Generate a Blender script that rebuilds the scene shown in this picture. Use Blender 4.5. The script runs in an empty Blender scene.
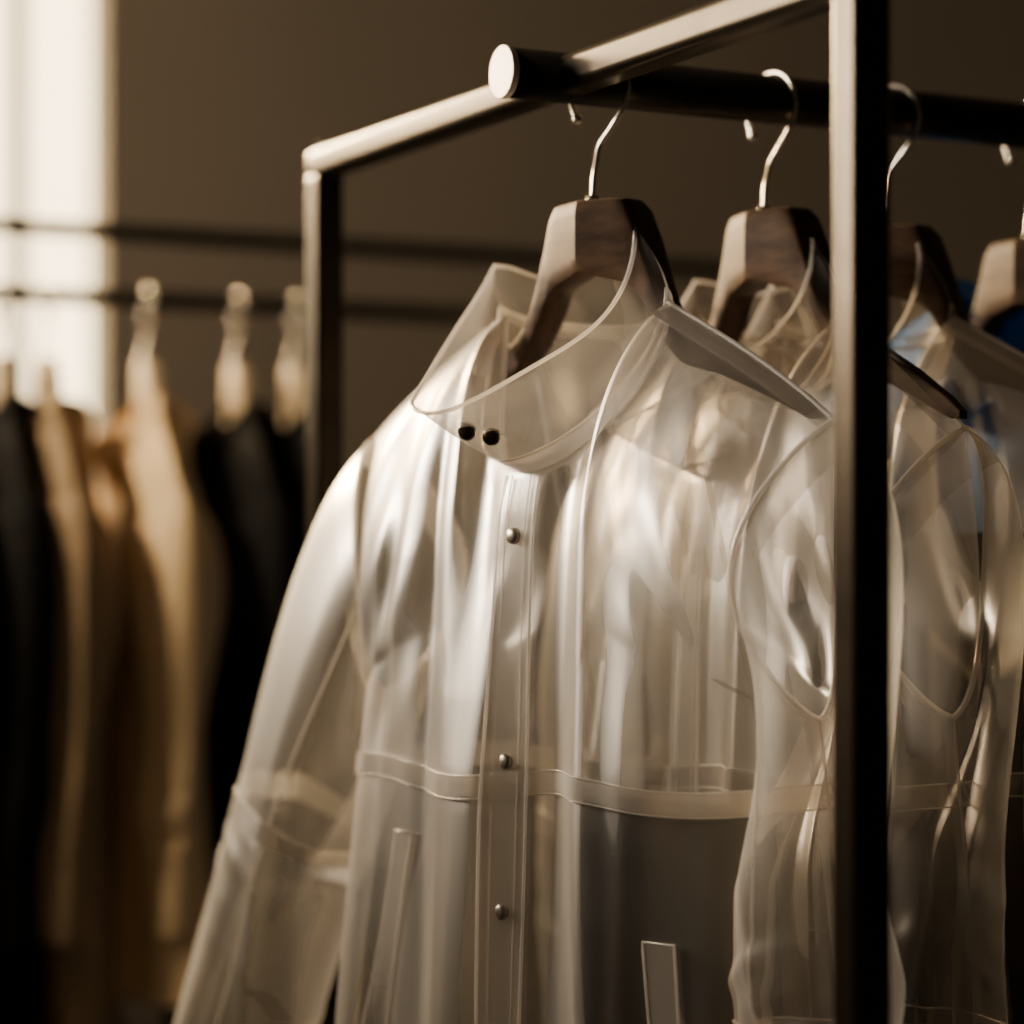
import bpy, math, random
import numpy as np
from mathutils import Vector

H = 1.30           # camera height
F = 2373.0
D = np.array([0.885, 0.466])      # rack rail direction in plan
N = np.array([-0.466, 0.885])     # away from camera, perpendicular to rail
RZ = 0.349         # rail height relative to camera
C0 = np.array([0.040, 1.793])     # rail x side bar crossing
RAILROT = math.atan2(D[1], D[0])

scene = bpy.context.scene
col = scene.collection

# ------------------------------------------------------------------ helpers
def link(o, parent=None):
    col.objects.link(o)
    if parent is not None:
        o.parent = parent
    return o

def empty(name, loc=(0, 0, 0), rotz=0.0):
    e = bpy.data.objects.new(name, None)
    e.empty_display_size = 0.05
    e.location = loc
    e.rotation_euler = (0, 0, rotz)
    col.objects.link(e)
    return e

def mesh(name, V, Fc, mat, parent=None, smooth=True):
    me = bpy.data.meshes.new(name)
    V = np.asarray(V, float).reshape(-1, 3)
    me.from_pydata(V.tolist(), [], [list(map(int, f)) for f in Fc])
    me.validate()
    if smooth:
        me.polygons.foreach_set("use_smooth", [True] * len(me.polygons))
    me.materials.append(mat)
    me.update()
    return link(bpy.data.objects.new(name, me), parent)

def gridfaces(nr, nc, closed=False, off=0):
    f = []
    for i in range(nr - 1):
        for j in range(nc - (0 if closed else 1)):
            j2 = (j + 1) % nc
            f.append((off + i * nc + j, off + i * nc + j2, off + (i + 1) * nc + j2, off + (i + 1) * nc + j))
    return f

def box(name, size, loc, mat, parent=None, rotz=0.0, bevel=0.0):
    sx, sy, sz = [s / 2 for s in size]
    V = [(x, y, z) for z in (-sz, sz) for x, y in ((-sx, -sy), (sx, -sy), (sx, sy), (-sx, sy))]
    Fc = [(3, 2, 1, 0), (4, 5, 6, 7), (0, 1, 5, 4), (1, 2, 6, 5), (2, 3, 7, 6), (3, 0, 4, 7)]
    o = mesh(name, V, Fc, mat, parent, smooth=False)
    o.location = loc
    o.rotation_euler = (0, 0, rotz)
    if bevel > 0:
        m = o.modifiers.new("bevel", 'BEVEL'); m.width = bevel; m.segments = 4
        m.limit_method = 'ANGLE'
        o.data.polygons.foreach_set("use_smooth", [True] * 6)
        w = o.modifiers.new("wn", 'WEIGHTED_NORMAL'); w.keep_sharp = True
    return o

def tube(name, pts, r, mat, parent=None, n=20, caps=True, radii=None, closed=False):
    pts = [Vector(p) for p in pts]
    K = len(pts); V = []
    prev = None
    for i, p in enumerate(pts):
        if closed:
            t = (pts[(i + 1) % K] - pts[i - 1]).normalized()
        else:
            t = (pts[min(i + 1, K - 1)] - pts[max(i - 1, 0)]).normalized()
        if prev is None:
            a = Vector((0, 0, 1)) if abs(t.z) < 0.9 else Vector((1, 0, 0))
            nrm = (a - t * a.dot(t)).normalized()
        else:
            nrm = (prev - t * prev.dot(t)).normalized()
        prev = nrm
        b = t.cross(nrm)
        rr = radii[i] if radii is not None else r
        for j in range(n):
            a = 2 * math.pi * j / n
            V.append(p + (nrm * math.cos(a) + b * math.sin(a)) * rr)
    Fc = gridfaces(K, n, closed=True)
    if closed:
        for j in range(n):
            j2 = (j + 1) % n
            Fc.append(((K - 1) * n + j, (K - 1) * n + j2, j2, j))
    elif caps:
        Fc.append(tuple(reversed(range(n))))
        Fc.append(tuple((K - 1) * n + j for j in range(n)))
    o = mesh(name, [tuple(v) for v in V], Fc, mat, parent)
    if caps and not closed:
        for pl in o.data.polygons[-2:]:
            pl.use_smooth = False
    return o

def ball(name, c, r, mat, parent, squash=(1, 1, 1)):
    V = []; n = 16; m = 10
    for i in range(m + 1):
        a = math.pi * i / m
        for j in range(n):
            b = 2 * math.pi * j / n
            V.append((c[0] + r * squash[0] * math.sin(a) * math.cos(b), c[1] + r * squash[1] * math.sin(a) * math.sin(b), c[2] + r * squash[2] * math.cos(a)))
    return mesh(name, V, gridfaces(m + 1, n, True), mat, parent)

# ------------------------------------------------------------------ materials
def newmat(name):
    m = bpy.data.materials.new(name); m.use_nodes = True
    nt = m.node_tree; nt.nodes.clear()
    out = nt.nodes.new('ShaderNodeOutputMaterial')
    return m, nt, out

def noise_node(nt, scale, detail=3, stretch=(1, 1, 1), rough=0.5):
    tc = nt.nodes.new('ShaderNodeTexCoord')
    mp = nt.nodes.new('ShaderNodeMapping'); mp.inputs['Scale'].default_value = stretch
    nz = nt.nodes.new('ShaderNodeTexNoise'); nz.inputs['Scale'].default_value = scale
    nz.inputs['Detail'].default_value = detail; nz.inputs['Roughness'].default_value = rough
    nt.links.new(tc.outputs['Object'], mp.inputs[0]); nt.links.new(mp.outputs[0], nz.inputs['Vector'])
    return nz

def ramp(nt, src, stops):
    r = nt.nodes.new('ShaderNodeValToRGB')
    e = r.color_ramp.elements
    while len(e) < len(stops): e.new(0.5)
    for el, (p, c) in zip(e, stops):
        el.position = p; el.color = (*c, 1) if len(c) == 3 else c
    nt.links.new(src, r.inputs[0])
    return r

def principled(name, c1, c2, scale=8, rough=0.6, metal=0.0, bump=0.0, bscale=40, stretch=(1, 1, 1), spec=0.5, sheen=0.0):
    m, nt, out = newmat(name)
    p = nt.nodes.new('ShaderNodeBsdfPrincipled')
    nz = noise_node(nt, scale, 2, stretch)
    r = ramp(nt, nz.outputs['Fac'], [(0.3, c1), (0.7, c2)])
    nt.links.new(r.outputs[0], p.inputs['Base Color'])
    p.inputs['Roughness'].default_value = rough
    p.inputs['Metallic'].default_value = metal
    p.inputs['Specular IOR Level'].default_value = spec
    if sheen: p.inputs['Sheen Weight'].default_value = sheen
    nt.links.new(p.outputs[0], out.inputs[0])
    return m

def vinyl(name, milk=0.13, edge=0.62, gloss=0.5, colr=(0.91, 0.89, 0.87), rough=0.30, base_gl=0.055, tint=(0.91, 0.895, 0.875)):
    m, nt, out = newmat(name)
    L = nt.links
    tr = nt.nodes.new('ShaderNodeBsdfTransparent'); tr.inputs[0].default_value = (*tint, 1)
    df = nt.nodes.new('ShaderNodeBsdfDiffuse'); df.inputs[0].default_value = (*colr, 1)
    tl = nt.nodes.new('ShaderNodeBsdfTranslucent'); tl.inputs[0].default_value = (*colr, 1)
    gl = nt.nodes.new('ShaderNodeBsdfGlossy'); gl.inputs['Roughness'].default_value = rough; gl.inputs[0].default_value = (1, .98, .96, 1)
    lw = nt.nodes.new('ShaderNodeLayerWeight'); lw.inputs['Blend'].default_value = 0.42
    pw = nt.nodes.new('ShaderNodeMath'); pw.operation = 'POWER'; pw.inputs[1].default_value = 1.9
    L.new(lw.outputs['Facing'], pw.inputs[0])
    a = nt.nodes.new('ShaderNodeMath'); a.operation = 'MULTIPLY_ADD'; a.inputs[1].default_value = edge; a.inputs[2].default_value = milk
    L.new(pw.outputs[0], a.inputs[0])
    md = nt.nodes.new('ShaderNodeMixShader'); md.inputs[0].default_value = 0.5
    L.new(df.outputs[0], md.inputs[1]); L.new(tl.outputs[0], md.inputs[2])
    mx = nt.nodes.new('ShaderNodeMixShader'); L.new(a.outputs[0], mx.inputs[0])
    L.new(tr.outputs[0], mx.inputs[1]); L.new(md.outputs[0], mx.inputs[2])
    fr = nt.nodes.new('ShaderNodeMath'); fr.operation = 'MULTIPLY_ADD'; fr.inputs[1].default_value = gloss; fr.inputs[2].default_value = base_gl; fr.use_clamp = True
    L.new(lw.outputs['Fresnel'], fr.inputs[0])
    m2 = nt.nodes.new('ShaderNodeMixShader'); L.new(fr.outputs[0], m2.inputs[0])
    L.new(mx.outputs[0], m2.inputs[1]); L.new(gl.outputs[0], m2.inputs[2])
    L.new(m2.outputs[0], out.inputs[0])
    return m

def wood(name, c1, c2):
    m, nt, out = newmat(name)
    p = nt.nodes.new('ShaderNodeBsdfPrincipled')
    nz = noise_node(nt, 22, 4, (0.35, 3.0, 3.0), 0.6)
    r = ramp(nt, nz.outputs['Fac'], [(0.32, c1), (0.62, c2)])
    nt.links.new(r.outputs[0], p.inputs['Base Color'])
    p.inputs['Roughness'].default_value = 0.55
    p.inputs['Specular IOR Level'].default_value = 0.15
    nt.links.new(p.outputs[0], out.inputs[0])
    return m

M_rack = principled("dark_bronze_metal", (0.036, 0.028, 0.021), (0.050, 0.040, 0.030), 30, 0.28, 0.9)
M_rail = principled("black_metal_rail", (0.026, 0.022, 0.018), (0.036, 0.030, 0.025), 20, 0.32, 0.8)
M_cap = principled("brushed_steel_cap", (0.62, 0.57, 0.50), (0.72, 0.67, 0.6), 40, 0.5, 0.35)
M_chrome = principled("hook_steel", (0.55, 0.5, 0.43), (0.65, 0.6, 0.52), 10, 0.2, 1.0)
M_snap = principled("snap_metal", (0.42, 0.38, 0.33), (0.5, 0.46, 0.4), 60, 0.3, 0.9)
M_snapd = principled("snap_metal_dark", (0.13, 0.11, 0.09), (0.18, 0.15, 0.12), 60, 0.3, 0.9)
M_wood = wood("hanger_walnut", (0.030, 0.017, 0.011), (0.088, 0.052, 0.033))
M_woodl = wood("hanger_pale_wood", (0.55, 0.43, 0.28), (0.75, 0.62, 0.43))
M_v1 = vinyl("frosted_vinyl", milk=0.085, edge=0.60, gloss=0.40, rough=0.35)
M_vt = vinyl("vinyl_seam_tape", milk=0.36, edge=0.40, gloss=0.5, colr=(0.95, 0.92, 0.89), rough=0.28)
M_vp = vinyl("vinyl_piping", milk=0.55, edge=0.35, gloss=0.5, colr=(0.95, 0.92, 0.89), rough=0.25)
M_v2 = vinyl("shaded_vinyl", milk=0.020, edge=0.26, gloss=0.30, rough=0.34, tint=(0.84, 0.82, 0.79))  # darker copy of the frosted vinyl, shade of the rear raincoats put into it
M_vt2 = vinyl("shaded_vinyl_tape", milk=0.08, edge=0.25, gloss=0.4, colr=(0.95, 0.91, 0.87), rough=0.28)  # seam tape toned down the same way for the shaded raincoats
M_black = principled("black_wool", (0.006, 0.006, 0.007), (0.014, 0.013, 0.013), 60, 0.9, spec=0.2)
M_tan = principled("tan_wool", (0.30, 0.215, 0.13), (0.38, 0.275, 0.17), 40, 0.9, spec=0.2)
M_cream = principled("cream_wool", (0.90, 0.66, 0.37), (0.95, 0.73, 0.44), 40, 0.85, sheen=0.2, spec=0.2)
M_blue = principled("blue_nylon", (0.012, 0.13, 0.42), (0.018, 0.17, 0.52), 10, 0.45, 0)
M_wall = principled("warm_grey_plaster", (0.33, 0.285, 0.23), (0.36, 0.312, 0.252), 1.2, 0.9, spec=0.15)
M_floor = principled("dark_wood_floor", (0.05, 0.034, 0.024), (0.08, 0.055, 0.038), 3, 0.5, stretch=(8, 1, 1))
M_ceil = principled("ceiling_paint", (0.18, 0.155, 0.13), (0.2, 0.17, 0.14), 2, 0.9)
M_frame = principled("window_frame_paint", (0.05, 0.04, 0.03), (0.07, 0.055, 0.04), 10, 0.6)

def pane_mat():
    m, nt, out = newmat("sunlit_frosted_pane")
    e = nt.nodes.new('ShaderNodeEmission')
    nz = noise_node(nt, 1.5, 2)
    r = ramp(nt, nz.outputs['Fac'], [(0.2, (1.0, 0.72, 0.38)), (0.8, (1.0, 0.80, 0.50))])
    nt.links.new(r.outputs[0], e.inputs[0]); e.inputs[1].default_value = 7.0
    nt.links.new(e.outputs[0], out.inputs[0]); return m
M_pane = pane_mat()

# ------------------------------------------------------------------ hanger
def make_hanger(name, plan, rotz, ztop, mat, sc=1.0, top_above=0.07, railz=RZ, rr=0.019):
    e = empty(name, (plan[0], plan[1], H + ztop), rotz)
    xs = np.concatenate([np.linspace(-0.212, -0.048, 30), np.linspace(-0.046, 0.046, 17), np.linspace(0.048, 0.212, 30)])
    kx = [0, .034, .041, .047, .057, .068, .085, .120, .160, .200, .212]
    zt = [.070, .070, .062, .044, .012, -.014, -.030, -.043, -.063, -.087, -.097]
    zb = [.014, .006, .001, -.006, -.022, -.040, -.058, -.067, -.083, -.102, -.103]
    th = [.016, .016, .016, .016, .016, .014, .011, .009, .007, .005, .004]
    V = []; nc = 16
    for x in xs:
        a = abs(x)
        t, b, w = np.interp(a, kx, zt), np.interp(a, kx, zb), np.interp(a, kx, th)
        yc = 0.34 * min(a, .05) - 0.012
        if a > .09: yc = yc - (a - .09) * .04
        cz, hz = (t + b) / 2, (t - b) / 2
        for j in range(nc):
            an = 2 * math.pi * (j + .5) / nc
            ca, sa = math.cos(an), math.sin(an)
            py = np.sign(ca) * abs(ca) ** 0.35 * w; pz = np.sign(sa) * abs(sa) ** 0.35 * hz
            V.append((x * sc, (yc + py) * sc, cz + pz))
    Fc = gridfaces(len(xs), nc, True)
    Fc.append(tuple(reversed(range(nc)))); Fc.append(tuple((len(xs) - 1) * nc + j for j in range(nc)))
    o = mesh("wooden_body", V, Fc, mat, e)
    m = o.modifiers.new("es", 'EDGE_SPLIT'); m.split_angle = math.radians(32)
    rz = railz - ztop; R = rr + 0.010
    zc = rz + rr + 0.0022 - R
    pts = [(0, -0.008, top_above - 0.01), (0, -0.008, top_above), (0, -0.006, top_above + .02)]
    zl = zc - R - 0.012
    if zl > top_above + .02:
        pts.append((0, -0.003, (zl + top_above + .02) / 2)); pts.append((0, 0, zl))
    pts += [(R * .45, 0, zc - R * .95), (R * .85, 0, zc - R * .5)]
    for k in range(0, 19):
        a = math.radians(-5 + k * 12.4)
        pts.append((R * math.cos(a), 0, zc + R * math.sin(a)))
    P = [Vector(p) for p in pts]; S = []
    for i in range(len(P) - 1):
        p0, p1, p2, p3 = P[max(i - 1, 0)], P[i], P[i + 1], P[min(i + 2, len(P) - 1)]
        for q in range(4):
            t = q / 4
            S.append(0.5 * ((2 * p1) + (-p0 + p2) * t + (2 * p0 - 5 * p1 + 4 * p2 - p3) * t * t + (-p0 + 3 * p1 - 3 * p2 + p3) * t ** 3))
    S.append(P[-1])
    tube("hook", S, 0.0021, M_chrome, e, n=10)
    ball("hook_tip", P[-1], 0.0040, M_chrome, e)
    tube("ferrule", [(0, -0.008, top_above - .004), (0, -0.008, top_above + .004)], 0.0048, M_chrome, e, n=14)
    return e

# ------------------------------------------------------------------ jacket
class Jacket:
    def __init__(s, seed, L=0.78, sw=0.24, fd=0.125, amp=1.0, flare=0.06, depth=0.10, nw=0.084, dip=.032, fy=.064):
        s.L, s.sw, s.fd, s.flare, s.depth, s.nw, s.amp, s.dip, s.fy = L, sw, fd, flare, depth, nw, amp, dip, fy
        s.tip = -0.092; s.ua = -0.30
        s.vua = (s.ua - s.tip) / (-L - s.tip)
        rng = np.random.RandomState(seed)
        s.folds = {}; s.waves = {}
        for side in (-1, 1):
            fl = []
            for k in range(12):
                xt = rng.uniform(-0.17, 0.17)
                xb = xt * 1.4 + rng.uniform(-.05, .05)
                fl.append((xt, xb, rng.uniform(.014, .034), rng.uniform(.007, .017) * rng.choice([1, 1, -0.7]), rng.uniform(0, 6.28), rng.uniform(-.05, .2), rng.uniform(.3, .7)))
            s.folds[side] = fl
            s.waves[side] = [(rng.uniform(30, 110), rng.uniform(-16, 16), rng.uniform(0, 6.28), rng.uniform(.0004, .0010)) for _ in range(9)]
    def xe(s, v):
        a = np.clip(v / s.vua, 0, 1)
        return s.sw - s.dip * np.sin(np.pi * a) ** 1.0 - s.dip * .35 * a ** 2 + np.clip(v - s.vua, 0, 1) * s.flare
    def hA(s, v):
        a = np.clip(v / s.vua, 0, 1)
        return 0.062 * np.sin(np.pi * a) ** 0.65
    def ztop(s, u, side):
        ax = np.abs(u) * s.sw
        c = np.cos(np.pi / 2 * np.clip(ax / s.nw, 0, 1)) ** 0.52
        d = s.fd if side < 0 else 0.018
        sh = np.clip((ax - s.nw) / (s.sw - s.nw), 0, 1)
        return np.where(ax < s.nw, -d * c, s.tip * (0.85 * sh + 0.15 * sh ** 3))
    def ytop(s, u, side):
        ax = np.abs(u) * s.sw
        c = np.cos(np.pi / 2 * np.clip(ax / s.nw, 0, 1))
        return np.where(ax < s.nw, (-s.fy * c ** 0.95 if side < 0 else 0.055 * c ** 0.7), 0.0)
    def surf(s, u, v, side, off=0.0):
        u = np.asarray(u, float); v = np.asarray(v, float)
        x = u * s.xe(v)
        zt = s.ztop(u, side)
        z = zt + (-s.L - zt) * v
        hA = s.hA(v)
        bf = s.depth * (1.0 if side < 0 else 0.95) + 0.015 * v
        body = hA + (bf - hA) * np.sqrt(np.clip(1 - np.abs(u) ** 3, 0, 1))
        g = (1 - np.exp(-v / 0.07)) ** 0.75
        yt = np.abs(s.ytop(u, side))
        y = yt * (1 - g) + body * g
        Dp = np.zeros_like(x)
        zz = -z
        for (xt, xb, w, a, ph, z0, k) in s.folds[side]:
            t = zz / s.L
            xc = xt + (xb - xt) * t + 0.005 * np.sin(zz * 8 * k + ph)
            d = (x - xc) / (w * (0.6 + 0.9 * t))
            f = np.clip((zz - z0) / 0.18, 0, 1) ** 1.2 * (0.85 + 0.15 * np.sin(zz * 7 + ph * 2))
            Dp += a * f * np.exp(-np.abs(d) ** 1.6)
        for (kx_, kz_, ph, a) in s.waves[side]:
            Dp += a * np.sin(x * kx_ + zz * kz_ + ph + 1.3 * np.sin(zz * 9 + ph)) * np.clip(zz / .15, 0, 1)
        Dp += 0.0035 * np.sin(x * 62 + 2.2 * np.sin(zz * 4.0)) * np.clip(zz / .4, 0, 1)
        for sg in (-1, 1):
            q = (np.abs(x) - 0.05) * 0.9 - (zz - 0.10) * 0.42
            Dp += 0.003 * np.sin(q * 110 + 2.0 * np.sin(zz * 12) + sg) * np.exp(-((sg * x - 0.16) / .05) ** 2) * np.exp(-((zz - .20) / .11) ** 2)
        edge = (1 - np.abs(u) ** 8) * np.clip(v / 0.05, 0, 1)
        if side < 0: edge = edge * (1 - 0.7 * np.exp(-(x / 0.022) ** 2))
        y = y + Dp * edge * s.amp + off
        return np.stack([x, y * side, z], -1)
    def at(s, x, z, side=-1, off=0.0):
        x = np.asarray(x, float); z = np.asarray(z, float)
        v = np.full_like(x + z, 0.4); u = x / s.sw
        for _ in range(12):
            u = np.clip(x / s.xe(v), -1, 1)
            zt = s.ztop(u, side); v = np.clip((z - zt) / (-s.L - zt), 0, 1)
        return s.surf(u, v, side, off)

def strip(name, A, B, mat, parent, rows=3):
    A = np.asarray(A); B = np.asarray(B); n = len(A)
    V = np.concatenate([A + (B - A) * (r / (rows - 1)) for r in range(rows)])
    return mesh(name, V, gridfaces(rows, n), mat, parent)

def sleeve_surf(J, sx, elbow, cuff, rng, amp, K=90, n=72):
    ph = np.linspace(0, 2 * np.pi, n, endpoint=False)
    a = (1 - np.cos(ph)) / 2
    v = J.vua * a
    sgn = np.where(ph <= np.pi, -1.0, 1.0)
    A = np.stack([J.xe(v) * 1.0, sgn * J.hA(v), J.tip + (-J.L - J.tip) * v], -1)
    c1 = np.array(elbow[:3]); r1 = elbow[3]
    c2 = np.array(cuff[:3]); r2 = cuff[3]
    dr = (c2 - c1) / np.linalg.norm(c2 - c1)
    out = np.array([1.0, 0, 0]); out = out - dr * out.dot(dr); out /= np.linalg.norm(out)
    fw = np.cross(dr, out); 
    if fw[1] > 0: fw = -fw
    def ring(c, r):
        return c + np.cos(ph)[:, None] * out * r + np.sin(ph)[:, None] * fw * r * 0.78
    B = ring(c1, r1)
    T0 = np.stack([1.0 - 0.85 * a, 0 * a, -0.40 - 0.60 * a], -1)
    T0 /= np.linalg.norm(T0, axis=1)[:, None]
    dist = np.linalg.norm(B - A, axis=1)[:, None]
    rows = []
    k1 = int(K * 0.38)
    for i in range(k1):
        t = i / k1
        h00 = 2 * t ** 3 - 3 * t * t + 1; h10 = t ** 3 - 2 * t * t + t; h01 = -2 * t ** 3 + 3 * t * t; h11 = t ** 3 - t * t
        rows.append(h00 * A + h10 * T0 * dist * 0.9 + h01 * B + h11 * dr[None, :] * dist * 1.0)
    for i in range(K - k1 + 1):
        t = i / (K - k1)
        rows.append(ring(c1 + (c2 - c1) * t, r1 + (r2 - r1) * t))
    R = np.array(rows)
    cen = R.mean(axis=1, keepdims=True)
    rad = R - cen; rn = rad / np.linalg.norm(rad, axis=2, keepdims=True)
    tt = np.linspace(0, 1, R.shape[0])[:, None]; P = ph[None, :]
    d = np.zeros((R.shape[0], n))
    for k in range(12):
        p0 = rng.uniform(0, 6.28); dp = rng.uniform(-1.6, 1.6); w = rng.uniform(.14, .34); am = rng.uniform(.004, .011) * rng.choice([1, 1, -.8])
        c = rng.uniform(.10, .95); cw = rng.uniform(.2, .5)
        dd = np.angle(np.exp(1j * (P - p0 - dp * tt)))
        d += am * np.exp(-np.abs(dd / w) ** 1.6) * np.exp(-((tt - c) / cw) ** 2)
    for k in range(9):
        c = rng.uniform(.40, .75); p0 = rng.uniform(0, 6.28)
        dd = np.angle(np.exp(1j * (P - p0)))
        d += rng.uniform(-.007, .005) * np.exp(-((tt - c - 0.05 * dd) / .025) ** 2) * np.exp(-(dd / 1.1) ** 2)
    d *= np.clip(tt / 0.12, 0, 1) * amp
    R = R + rn * d[..., None]
    R[..., 0] *= sx
    return R

def make_jacket(name, plan, rotz, zneck, mats, seed=1, L=0.78, detail=1.0, amp=1.0, collar=True, trims=True, snaps=True,
                near=((.244, -.045, -.42, .052), (.249, -.05, -.66, .046)), far=((.330, -.0, -.42, .072), (.425, -.01, -.68, .066)), sw=0.235,
                collar_h=1.0, depth=0.072, waist=-0.355, flare=0.095, fd=0.125, dip=.040, snapidx=((2, 10), (4, 8)), nw=.084):
    body, tape, pipe = mats
    e = empty(name, (plan[0], plan[1], H + zneck), rotz)
    J = Jacket(seed, L=L, amp=amp, sw=sw, depth=depth, flare=flare, fd=fd, dip=dip, nw=nw)
    rng = np.random.RandomState(seed + 100)
    nu, nv = int(190 * detail), int(170 * detail)
    us = np.sin(np.linspace(-1, 1, nu) * np.pi / 2) * 0.65 + np.linspace(-1, 1, nu) * 0.35
    vs = np.linspace(0, 1, nv) ** 1.25
    for side, nm in ((-1, "front_panel"), (1, "back_panel")):
        U, Vv = np.meshgrid(us, vs)
        P = J.surf(U, Vv, side)
        mesh(nm, P.reshape(-1, 3), gridfaces(nv, nu), body, e)
    SL = {}
    for sx, pr, nm in ((1, near, "sleeve_right"), (-1, far, "sleeve_left")):
        K = int(100 * detail); n = int(84 * detail)
        R = sleeve_surf(J, sx, pr[0], pr[1], rng, amp, K, n)
        SL[sx] = R
        mesh(nm, R.reshape(-1, 3), gridfaces(R.shape[0], n, True), body, e)
    # collar
    nps = int(140 * detail)
    ps = np.linspace(-np.pi, np.pi, nps)
    X = J.nw * np.sin(ps)
    front = np.abs(ps) <= np.pi / 2
    uu = X / J.sw
    yb = np.where(front, J.ytop(uu, -1), J.ytop(uu, 1)); zb = np.where(front, J.ztop(uu, -1), J.ztop(uu, 1))
    base = np.stack([X, yb, zb], -1)
    c = np.cos(ps)
    cf = np.clip(c, 0, 1) ** 0.9; cb = np.clip(-c, 0, 1)
    sd = np.sin(ps)
    fr_ = 0.5 - 0.5 * np.clip(sd * 1.6, -1, 1)       # 1 on the far (wearer's left) side
    hz = 0.059 - 0.015 * fr_
    lean = 0.033 * (1 - fr_) - 0.010 * fr_
    vy = (1 - fr_) * cf ** 1.7 + fr_ * cf ** 1.1
    vec = np.stack([-lean * sd * (1 - cf), -0.104 * vy - 0.008 * cb - .002, hz * (1 - cf) ** 0.85 + 0.040 * cf ** 2.4], -1) * collar_h
    if collar:
        rows = 16; C = []
        for r in range(rows):
            t = r / (rows - 1)
            bulge = 0.006 * math.sin(math.pi * t)
            q = base + vec * t
            q = q + np.stack([np.sin(ps) * bulge, -c * bulge * .6, 0 * c], -1)
            q[:, 2] += 0.002 * np.sin(ps * 7 + 3 * t) * t
            C.append(q)
        C = np.array(C)
        mesh("stand_collar", C.reshape(-1, 3), gridfaces(rows, nps), body, e)
        if trims:
            tube("collar_edge_piping", C[-1][:-1], 0.0016, pipe, e, n=8, closed=True)
            m0 = base.copy(); m0[:, 2] += .001
            tube("neck_piping", m0[:-1], 0.0018, pipe, e, n=8, closed=True)
            m1 = C[3].copy()
            tube("neck_band_edge", m1[:-1], 0.0011, pipe, e, n=8, closed=True)
            o3 = np.stack([np.sin(ps) * .0015, -c * .0015, 0 * c], -1)
            strip("neck_band", C[0] + o3, C[3] + o3, tape, e)
    if trims:
        zs = np.linspace(J.ztop(np.array(0.), -1) - 0.002, -L + .001, 160)
        w = 0.0165
        Lf = J.at(np.full_like(zs, -w), zs, -1, 0.004); Rt = J.at(np.full_like(zs, w), zs, -1, 0.004)
        strip("placket", Lf, Rt, tape, e, 5)
        for sx in (-1, 1):
            tube("placket_edge", J.at(np.full_like(zs, sx * w), zs, -1, 0.0045), 0.0012, pipe, e, n=6)
            tube("placket_stitch", J.at(np.full_like(zs, sx * (w - .007)), zs, -1, 0.005), 0.0006, pipe, e, n=6)
        xs = np.linspace(-.999, .999, 200) * J.xe(0.45)
        for side in (-1, 1):
            sag = waist + 0.004 * np.sin(xs * 30)
            strip("waist_tape", J.at(xs, sag - .0085, side, .002), J.at(xs, sag + .0085, side, .002), tape, e)
            if side < 0:
                strip("waist_tape_welt", J.at(xs, sag - .0065, side, .0032), J.at(xs, sag + .0065, side, .0032), tape, e)
            tube("waist_seam_low", J.at(xs, sag - .0085, side, .003), 0.0007, pipe, e, n=6)
            tube("waist_seam_high", J.at(xs, sag + .0085, side, .003), 0.0007, pipe, e, n=6)
        for sx in (-1, 1):
            u = np.linspace(J.nw / J.sw, 1, 40) * sx
            A = J.surf(u, np.full_like(u, 0.0), -1, .0015); B = J.surf(u, np.full_like(u, 0.012), -1, .0015)
            strip("shoulder_tape", A, B, tape, e)
            tube("shoulder_seam", A, .0018, pipe, e, n=6)
            ring = SL[sx][0]
            tube("armhole_piping", ring, 0.0022, pipe, e, n=8, closed=True)
            ring2 = SL[sx][4]
            strip("armhole_tape", np.vstack([SL[sx][0], SL[sx][0][:1]]) + [0, 0, 0], np.vstack([ring2, ring2[:1]]), tape, e)
            vv = np.linspace(J.vua, 1, 60)
            tube("side_seam", J.surf(np.full_like(vv, sx * 1.0), vv, -1), 0.0014, pipe, e, n=6)
            R = SL[sx]; nr = R.shape[0]
            for q0, nm in ((int(nr * (0.36 if sx < 0 else .60)), "sleeve_band"), (nr - 5, "cuff_band")):
                A = np.vstack([R[q0], R[q0][:1]]); B = np.vstack([R[q0 + 3], R[q0 + 3][:1]])
                cc = A.mean(axis=0)
                A = cc + (A - cc) * 1.015; B = cc + (B - cc) * 1.015
                strip(nm, A, B, tape, e)
                tube(nm + "_edge", A[:-1], .0010, pipe, e, n=6, closed=True)
            tube("sleeve_seam", R[:, int(R.shape[1] * (0.30)), :], 0.0010, pipe, e, n=6)
        for (xa, xb, za, zb2, pw, nm) in ((.145, .160, -.455, -.62, .012, "pocket_welt_right"), (-.118, -.155, -.40, -.56, .012, "pocket_welt_left")):
            t = np.linspace(0, 1, 40)
            xx = xa + (xb - xa) * t; zz = za + (zb2 - za) * t
            A = J.at(xx - pw, zz, -1, .003); B = J.at(xx + pw, zz, -1, .003)
            strip(nm, A, B, tape if nm.endswith("right") else body, e)
            loop = np.vstack([A, B[::-1]])
            tube(nm + "_edge", loop, 0.0010, pipe, e, n=6, closed=True)
        uh = np.linspace(-1, 1, 120)
        for side in (-1, 1):
            A = J.surf(uh, np.full_like(uh, 1.0), side, .001); B = J.surf(uh, np.full_like(uh, .975), side, .001)
            strip("hem_tape", A, B, tape, e)
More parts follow.
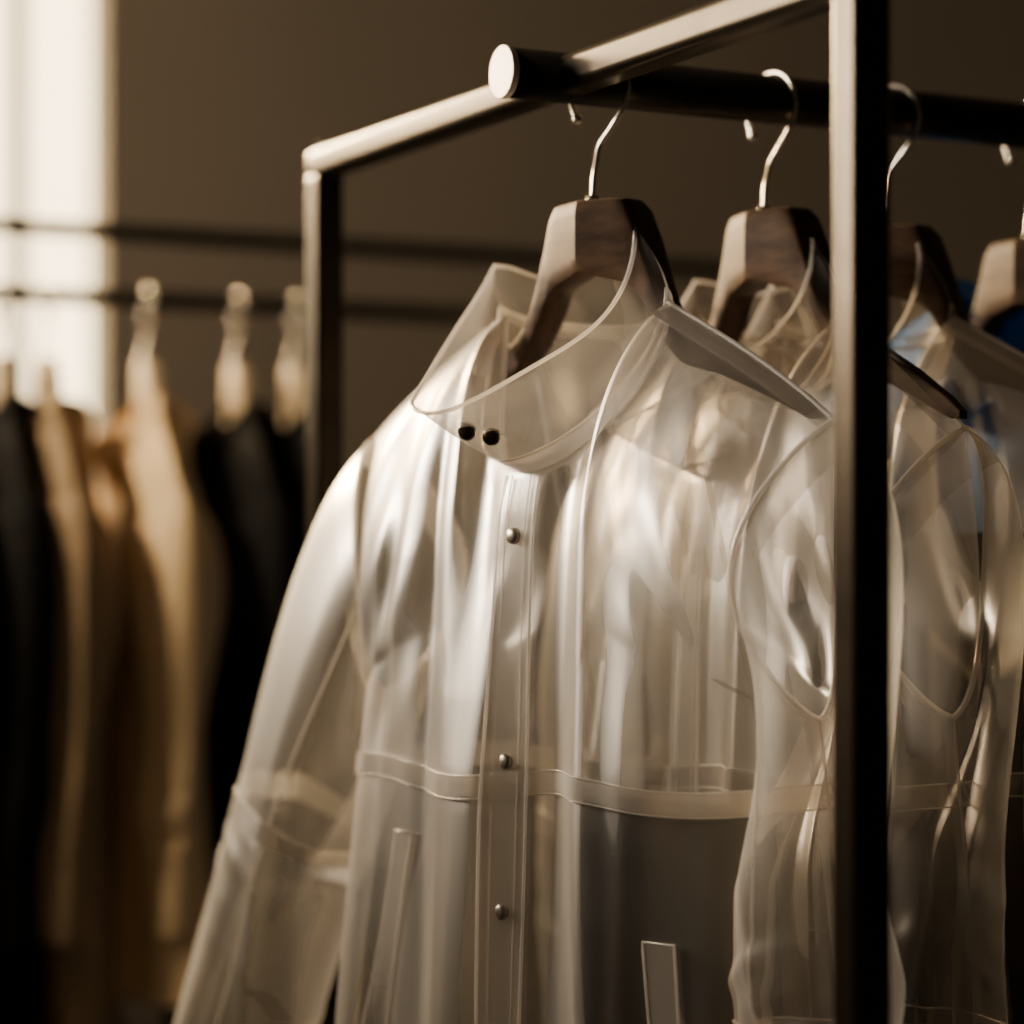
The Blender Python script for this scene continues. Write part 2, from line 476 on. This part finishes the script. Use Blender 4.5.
    if snaps:
        def snap(p, nrm, r, mat, nm):
            p = Vector(p); nrm = Vector(nrm).normalized()
            pts = [p + nrm * h for h in (-.001, .0018, .0030, .0038, .0040)]
            tube(nm, pts, r, mat, e, n=20, radii=[r * 1.0, r * 1.0, r * .86, r * .5, r * .05])
        for z in (-.172, -.338, -.448, -.60):
            p = J.at(np.array([-.001]), np.array([z]), -1, .005)[0]
            snap(p, (0, -1, 0.05), .0062, M_snap, "snap_button")
        if collar:
            ic = nps // 2
            for di, rr_ in snapidx:
                p = C[rr_][ic + di]; q = C[rr_ + 2][ic + di] - C[rr_ - 2][ic + di]
                sdv = C[rr_][ic + di + 2] - C[rr_][ic + di - 2]
                n_ = np.cross(q, sdv); n_ /= np.linalg.norm(n_)
                if n_[2] > 0: n_ = -n_
                n_ = n_ * .55 + np.array([.25, -.75, .1]); n_ /= np.linalg.norm(n_)
                snap(p + n_ * .001, n_, .0066, M_snapd, "collar_snap")
    return e, J

def make_dark_filler(name, plan, rotz, zneck, mat, seed, hw=.15, z0=-.20, z1=-.80, dx=0.0):  # added body, darkens what shows through the plastic
    """added dark dress-shaped filler on clear straps, deepens the dark behind the raincoat plastic"""
    e = empty(name, (plan[0], plan[1], H + zneck), rotz)
    rng = np.random.RandomState(seed)
    n, K = 120, 50; ph = np.linspace(0, 2 * np.pi, n, endpoint=False)
    V = []
    phs = rng.uniform(0, 6.28, 4)
    for i in range(K):
        t = i / (K - 1)
        w = hw * (.80 + .08 * t + .20 * t * t); d = .026 + .010 * t
        rip = 1 + (.05 + .22 * t) * (.5 * np.sin(9 * ph + phs[0]) + .3 * np.sin(14 * ph + phs[1] + t) + .2 * np.sin(5 * ph + phs[2]))
        V.append(np.stack([dx + w * np.cos(ph), d * np.sin(ph) * rip, np.full(n, z0 + (z1 - z0) * t)], -1))
    mesh("dark_filler_body", np.array(V).reshape(-1, 3), gridfaces(K, n, True), mat, e)
    for sx in (-1, 1):
        A = np.array([[sx * .075, .004, -.025], [dx + sx * .080, .022, z0 - .01]])
        strip("clear_strap", A - [.003, 0, 0], A + [.003, 0, 0], M_v2, e)
    return e

# ------------------------------------------------------------------ main clothes rack
rack = empty("clothes_rack", (float(C0[0]), float(C0[1]), 0), RAILROT)
T = 0.0286
RLEN = 1.55
TOPZ = H + RZ
for k, sx in enumerate((0.0, RLEN)):
    ln = 0.376 + 0.458
    box(f"top_side_bar_{k}", (T, ln + T, T), (sx, (0.458 - 0.376) / 2, TOPZ), M_rack, rack, 0, .008)
    box(f"base_side_bar_{k}", (T, ln + T, T), (sx, (0.458 - 0.376) / 2, 0.10), M_rack, rack, 0, .005)
    for j, y in enumerate((-.376, .458)):
        box(f"post_{k}_{j}", (T, T, TOPZ - T / 2 - 0.0 - 0.055), (sx, y, (TOPZ - T / 2 + 0.065) / 2), M_rack, rack, 0, .006)
        tube(f"foot_{k}_{j}", [(sx, y, 0.0), (sx, y, 0.012), (sx, y, .06)], .018, M_rail, rack, radii=[.022, .022, .012])
        tube(f"bolt_{k}_{j}", [(sx, y, TOPZ + T / 2 - .001), (sx, y, TOPZ + T / 2 + .004), (sx, y, TOPZ + T / 2 + .007)], .006, M_rail, rack, radii=[.006, .006, .003], n=12)
tube("hanging_rail", [(-.050, 0, TOPZ), (RLEN + .050, 0, TOPZ)], .019, M_rail, rack, n=48)
tube("rail_end_cap", [(-.0545, 0, TOPZ), (-.054, 0, TOPZ), (-.049, 0, TOPZ)], .02, M_cap, rack, n=48, radii=[.0192, .0198, .0198])
box("base_rail_front", (RLEN, T, T), (RLEN / 2, -.376 + .0, .10), M_rack, rack, 0, .003)
box("base_rail_back", (RLEN, T, T), (RLEN / 2, .458, .10), M_rack, rack, 0, .003)

def on_rail(s): return C0 + D * s
vm = (M_v1, M_vt, M_vp)
vc = (M_v2, M_vt2, M_vt)
A1 = math.radians(44)
p1 = on_rail(.030)
make_hanger("clothes_hanger", p1, -A1, .187, M_wood)
make_jacket("translucent_raincoat", p1 + np.array([-.011, 0]), -A1, .175, vm, seed=11)
make_dark_filler("added_dark_filler", p1, -A1, .175, M_black, 6, hw=.115, z0=-.372, dx=.075)

hidden_far = ((.255, 0, -.42, .060), (.27, 0, -.66, .050))
A2 = math.radians(56)
p2 = on_rail(.187)
make_hanger("clothes_hanger", p2, -A2, .190, M_wood)
make_jacket("translucent_raincoat", p2, -A2, .172, vc, seed=23, detail=.7, sw=.215, near=((.222, -.04, -.42, .050), (.225, -.05, -.66, .044)), far=((.235, 0, -.42, .055), (.25, 0, -.66, .045)), snaps=False)
make_dark_filler("added_dark_filler", p2, -A2, .172, M_black, 4, hw=.19, z0=-.22)

A3 = math.radians(44)
p3 = on_rail(.302)
make_hanger("clothes_hanger", p3, -A3, .184, M_wood)
make_jacket("translucent_raincoat", p3 + np.array([-.018, 0]), -A3, .176, vc, seed=37, detail=.8, far=hidden_far, snaps=False)
make_dark_filler("added_dark_filler", p3, -A3, .176, M_black, 8, hw=.21, z0=-.17)

A4 = math.radians(48)
p4 = on_rail(.452)
make_hanger("clothes_hanger", p4, -A4, .183, M_wood)
make_jacket("blue_jacket", p4, -A4, .214, (M_blue, M_blue, M_blue), seed=5, detail=.6, snaps=False, trims=False, collar_h=.4, far=hidden_far)

# ------------------------------------------------------------------ background rack
B0 = np.array([-.626, 2.9])
bg = empty("garment_rack", (float(B0[0]), float(B0[1]), 0), RAILROT)
for z, nm in ((.385, "upper_rail"), (.302, "lower_rail")):
    tube(nm, [(-.7, 0, H + z), (1.12, 0, H + z)], .0115, M_rail, bg, n=24)
for sx in (-.7, 1.12):
    box("post", (.026, .026, H + .385), (sx, 0, (H + .385) / 2), M_rail, bg, 0, .003)
    box("foot_bar", (.03, .5, .03), (sx, 0, .015), M_rail, bg, 0, .003)

def on_bg(s): return B0 + D * s
def s_for_u(u):
    k = (u - 512) / F
    return (k * B0[1] - B0[0]) / (D[0] - k * D[1])
Ab = math.radians(68)
specs = [(-70, M_black, .95), (0, M_black, .95), (48, M_tan, .85), (148, M_cream, .70), (238, M_black, .9), (296, M_black, .9), (570, M_black, .9), (650, M_black, .9), (715, M_black, .9)]  # last three black coats added to darken the view through the raincoats
nms = {M_black.name: "black_coat", M_tan.name: "tan_coat", M_cream.name: "cream_coat"}
for i, (u, mt, L) in enumerate(specs):
    s_ = s_for_u(u); p = on_bg(s_)
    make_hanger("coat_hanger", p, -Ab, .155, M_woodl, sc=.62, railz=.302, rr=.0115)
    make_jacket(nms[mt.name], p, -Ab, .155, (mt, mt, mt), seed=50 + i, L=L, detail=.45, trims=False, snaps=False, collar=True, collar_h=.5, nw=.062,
                sw=.155, depth=.050, near=((.175, -.01, -.42, .040), (.190, -.02, -.62, .036)), far=((.175, 0, -.42, .040), (.190, 0, -.62, .036)), flare=.12, fd=.07, dip=.02)

# ------------------------------------------------------------------ room shell
room_rot = RAILROT
W0 = np.array([0.0, 5.0])
def wl(s, n, z):
    p = W0 + D * s + N * n
    return (float(p[0]), float(p[1]), z)
CE = 3.0
def wallbox(name, s0, s1, n0, n1, z0, z1, mat, bevel=0):
    return box(name, (s1 - s0, n1 - n0, z1 - z0), wl((s0 + s1) / 2, (n0 + n1) / 2, (z0 + z1) / 2), mat, None, room_rot, bevel)
SL_, SR_ = -3.2, 3.6
we0, we1 = -2.1, -.892
wz0, wz1 = H + .10, H + 1.35
def wall_with_hole(name, a0, a1, h0, h1, z0, z1, axis):
    V = []; Fc = []
    for (p, q, r, s_) in ((a0, h0, 0, CE), (h1, a1, 0, CE), (h0, h1, 0, z0), (h0, h1, z1, CE)):
        b = len(V)
        for z in (r, s_):
            for (a, n) in ((p, 0), (q, 0), (q, .15), (p, .15)):
                V.append(wl(a, n, z) if axis == 0 else wl(SL_ - n, a, z))
        Fc += [(b + 3, b + 2, b + 1, b), (b + 4, b + 5, b + 6, b + 7), (b, b + 1, b + 5, b + 4), (b + 1, b + 2, b + 6, b + 5), (b + 2, b + 3, b + 7, b + 6), (b + 3, b, b + 4, b + 7)]
    return mesh(name, V, Fc, M_wall, None, False)
wall_with_hole("wall_back", SL_, SR_, we0, we1, wz0, wz1, 0)
wall_with_hole("wall_left", -6.0, 0.15, -3.6, -1.2, .7, 2.6, 1)
wallbox("wall_right", SR_, SR_ + .15, -6, .15, 0, CE, M_wall)
wallbox("floor", SL_ - .15, SR_ + .15, -6, .15, -.1, 0, M_floor)
wallbox("ceiling", SL_ - .15, SR_ + .15, -6, .15, CE, CE + .1, M_ceil)
wallbox("baseboard_back", SL_, SR_, -.018, 0, 0, .1, M_frame)
win = empty("window_1", wl(0, 0, 0), room_rot)
box("pane", (we1 - we0, .01, wz1 - wz0), ((we0 + we1) / 2, .10, (wz0 + wz1) / 2), M_pane, win)
for s_ in (-1.049, -1.55):
    box("mullion", (.026, .05, wz1 - wz0), (s_, .04, (wz0 + wz1) / 2), M_frame, win)
box("sill", (we1 - we0 + .1, .2, .03), ((we0 + we1) / 2, .04, wz0 - .015), M_frame, win)
box("head", (we1 - we0, .06, .03), ((we0 + we1) / 2, .06, wz1 - .015), M_frame, win)

bench = empty("storage_bench", wl(-.75, -.45, 0), room_rot)
box("bench_top", (1.1, .4, .04), (0, 0, .32), M_floor, bench, 0, .004)
for x in (-.5, .5):
    for y in (-.16, .16):
        box("leg", (.04, .04, .30), (x, y, .15), M_floor, bench)

# ------------------------------------------------------------------ lights
def area(name, loc, tgt, size, sy, power, colr, spread=180):
    l = bpy.data.lights.new(name, 'AREA'); l.shape = 'RECTANGLE'; l.size = size; l.size_y = sy; l.energy = power; l.color = colr
    l.spread = math.radians(spread)
    o = bpy.data.objects.new(name, l); col.objects.link(o)
    o.location = loc
    d = Vector(tgt) - Vector(loc)
    o.rotation_euler = d.to_track_quat('-Z', 'Y').to_euler()
    return o
area("window_light", (-2.3, 2.6, H + .8), (0.2, 3.0, H + .9), 0.4, .8, 38, (1.0, .80, .56), 120)
area("window_beam_light", (-2.2, 2.1, H + 1.0), (-.02, 1.75, H + .34), 0.45, .7, 3.6, (1.0, .85, .66), 30)
area("sun_window_light", (-1.75, 4.0, H + 1.1), (-.02, 1.8, H + .28), 0.3, .4, 27, (1.0, .70, .37), 56)
area("coat_fill_light", (-1.9, 1.9, H + 1.0), (-.55, 3.0, H + .0), 0.2, .2, 2.2, (1.0, .78, .50), 34)  # added fill to brighten the background coats, stands for no known fixture

w = bpy.data.worlds.new("world"); scene.world = w; w.use_nodes = True
bgn = w.node_tree.nodes['Background']; bgn.inputs[0].default_value = (1.0, .87, .74, 1); bgn.inputs[1].default_value = 0.025

# ------------------------------------------------------------------ camera
cam = bpy.data.cameras.new("camera"); co = bpy.data.objects.new("camera", cam); col.objects.link(co)
co.location = (0, 0, H); co.rotation_euler = (math.radians(90), 0, 0)
cam.sensor_width = 36; cam.lens = F / 1024 * 36; cam.shift_y = 28 / 1024
cam.clip_start = 0.05
cam.dof.use_dof = True; cam.dof.focus_distance = 1.70; cam.dof.aperture_fstop = 2.0
scene.camera = co
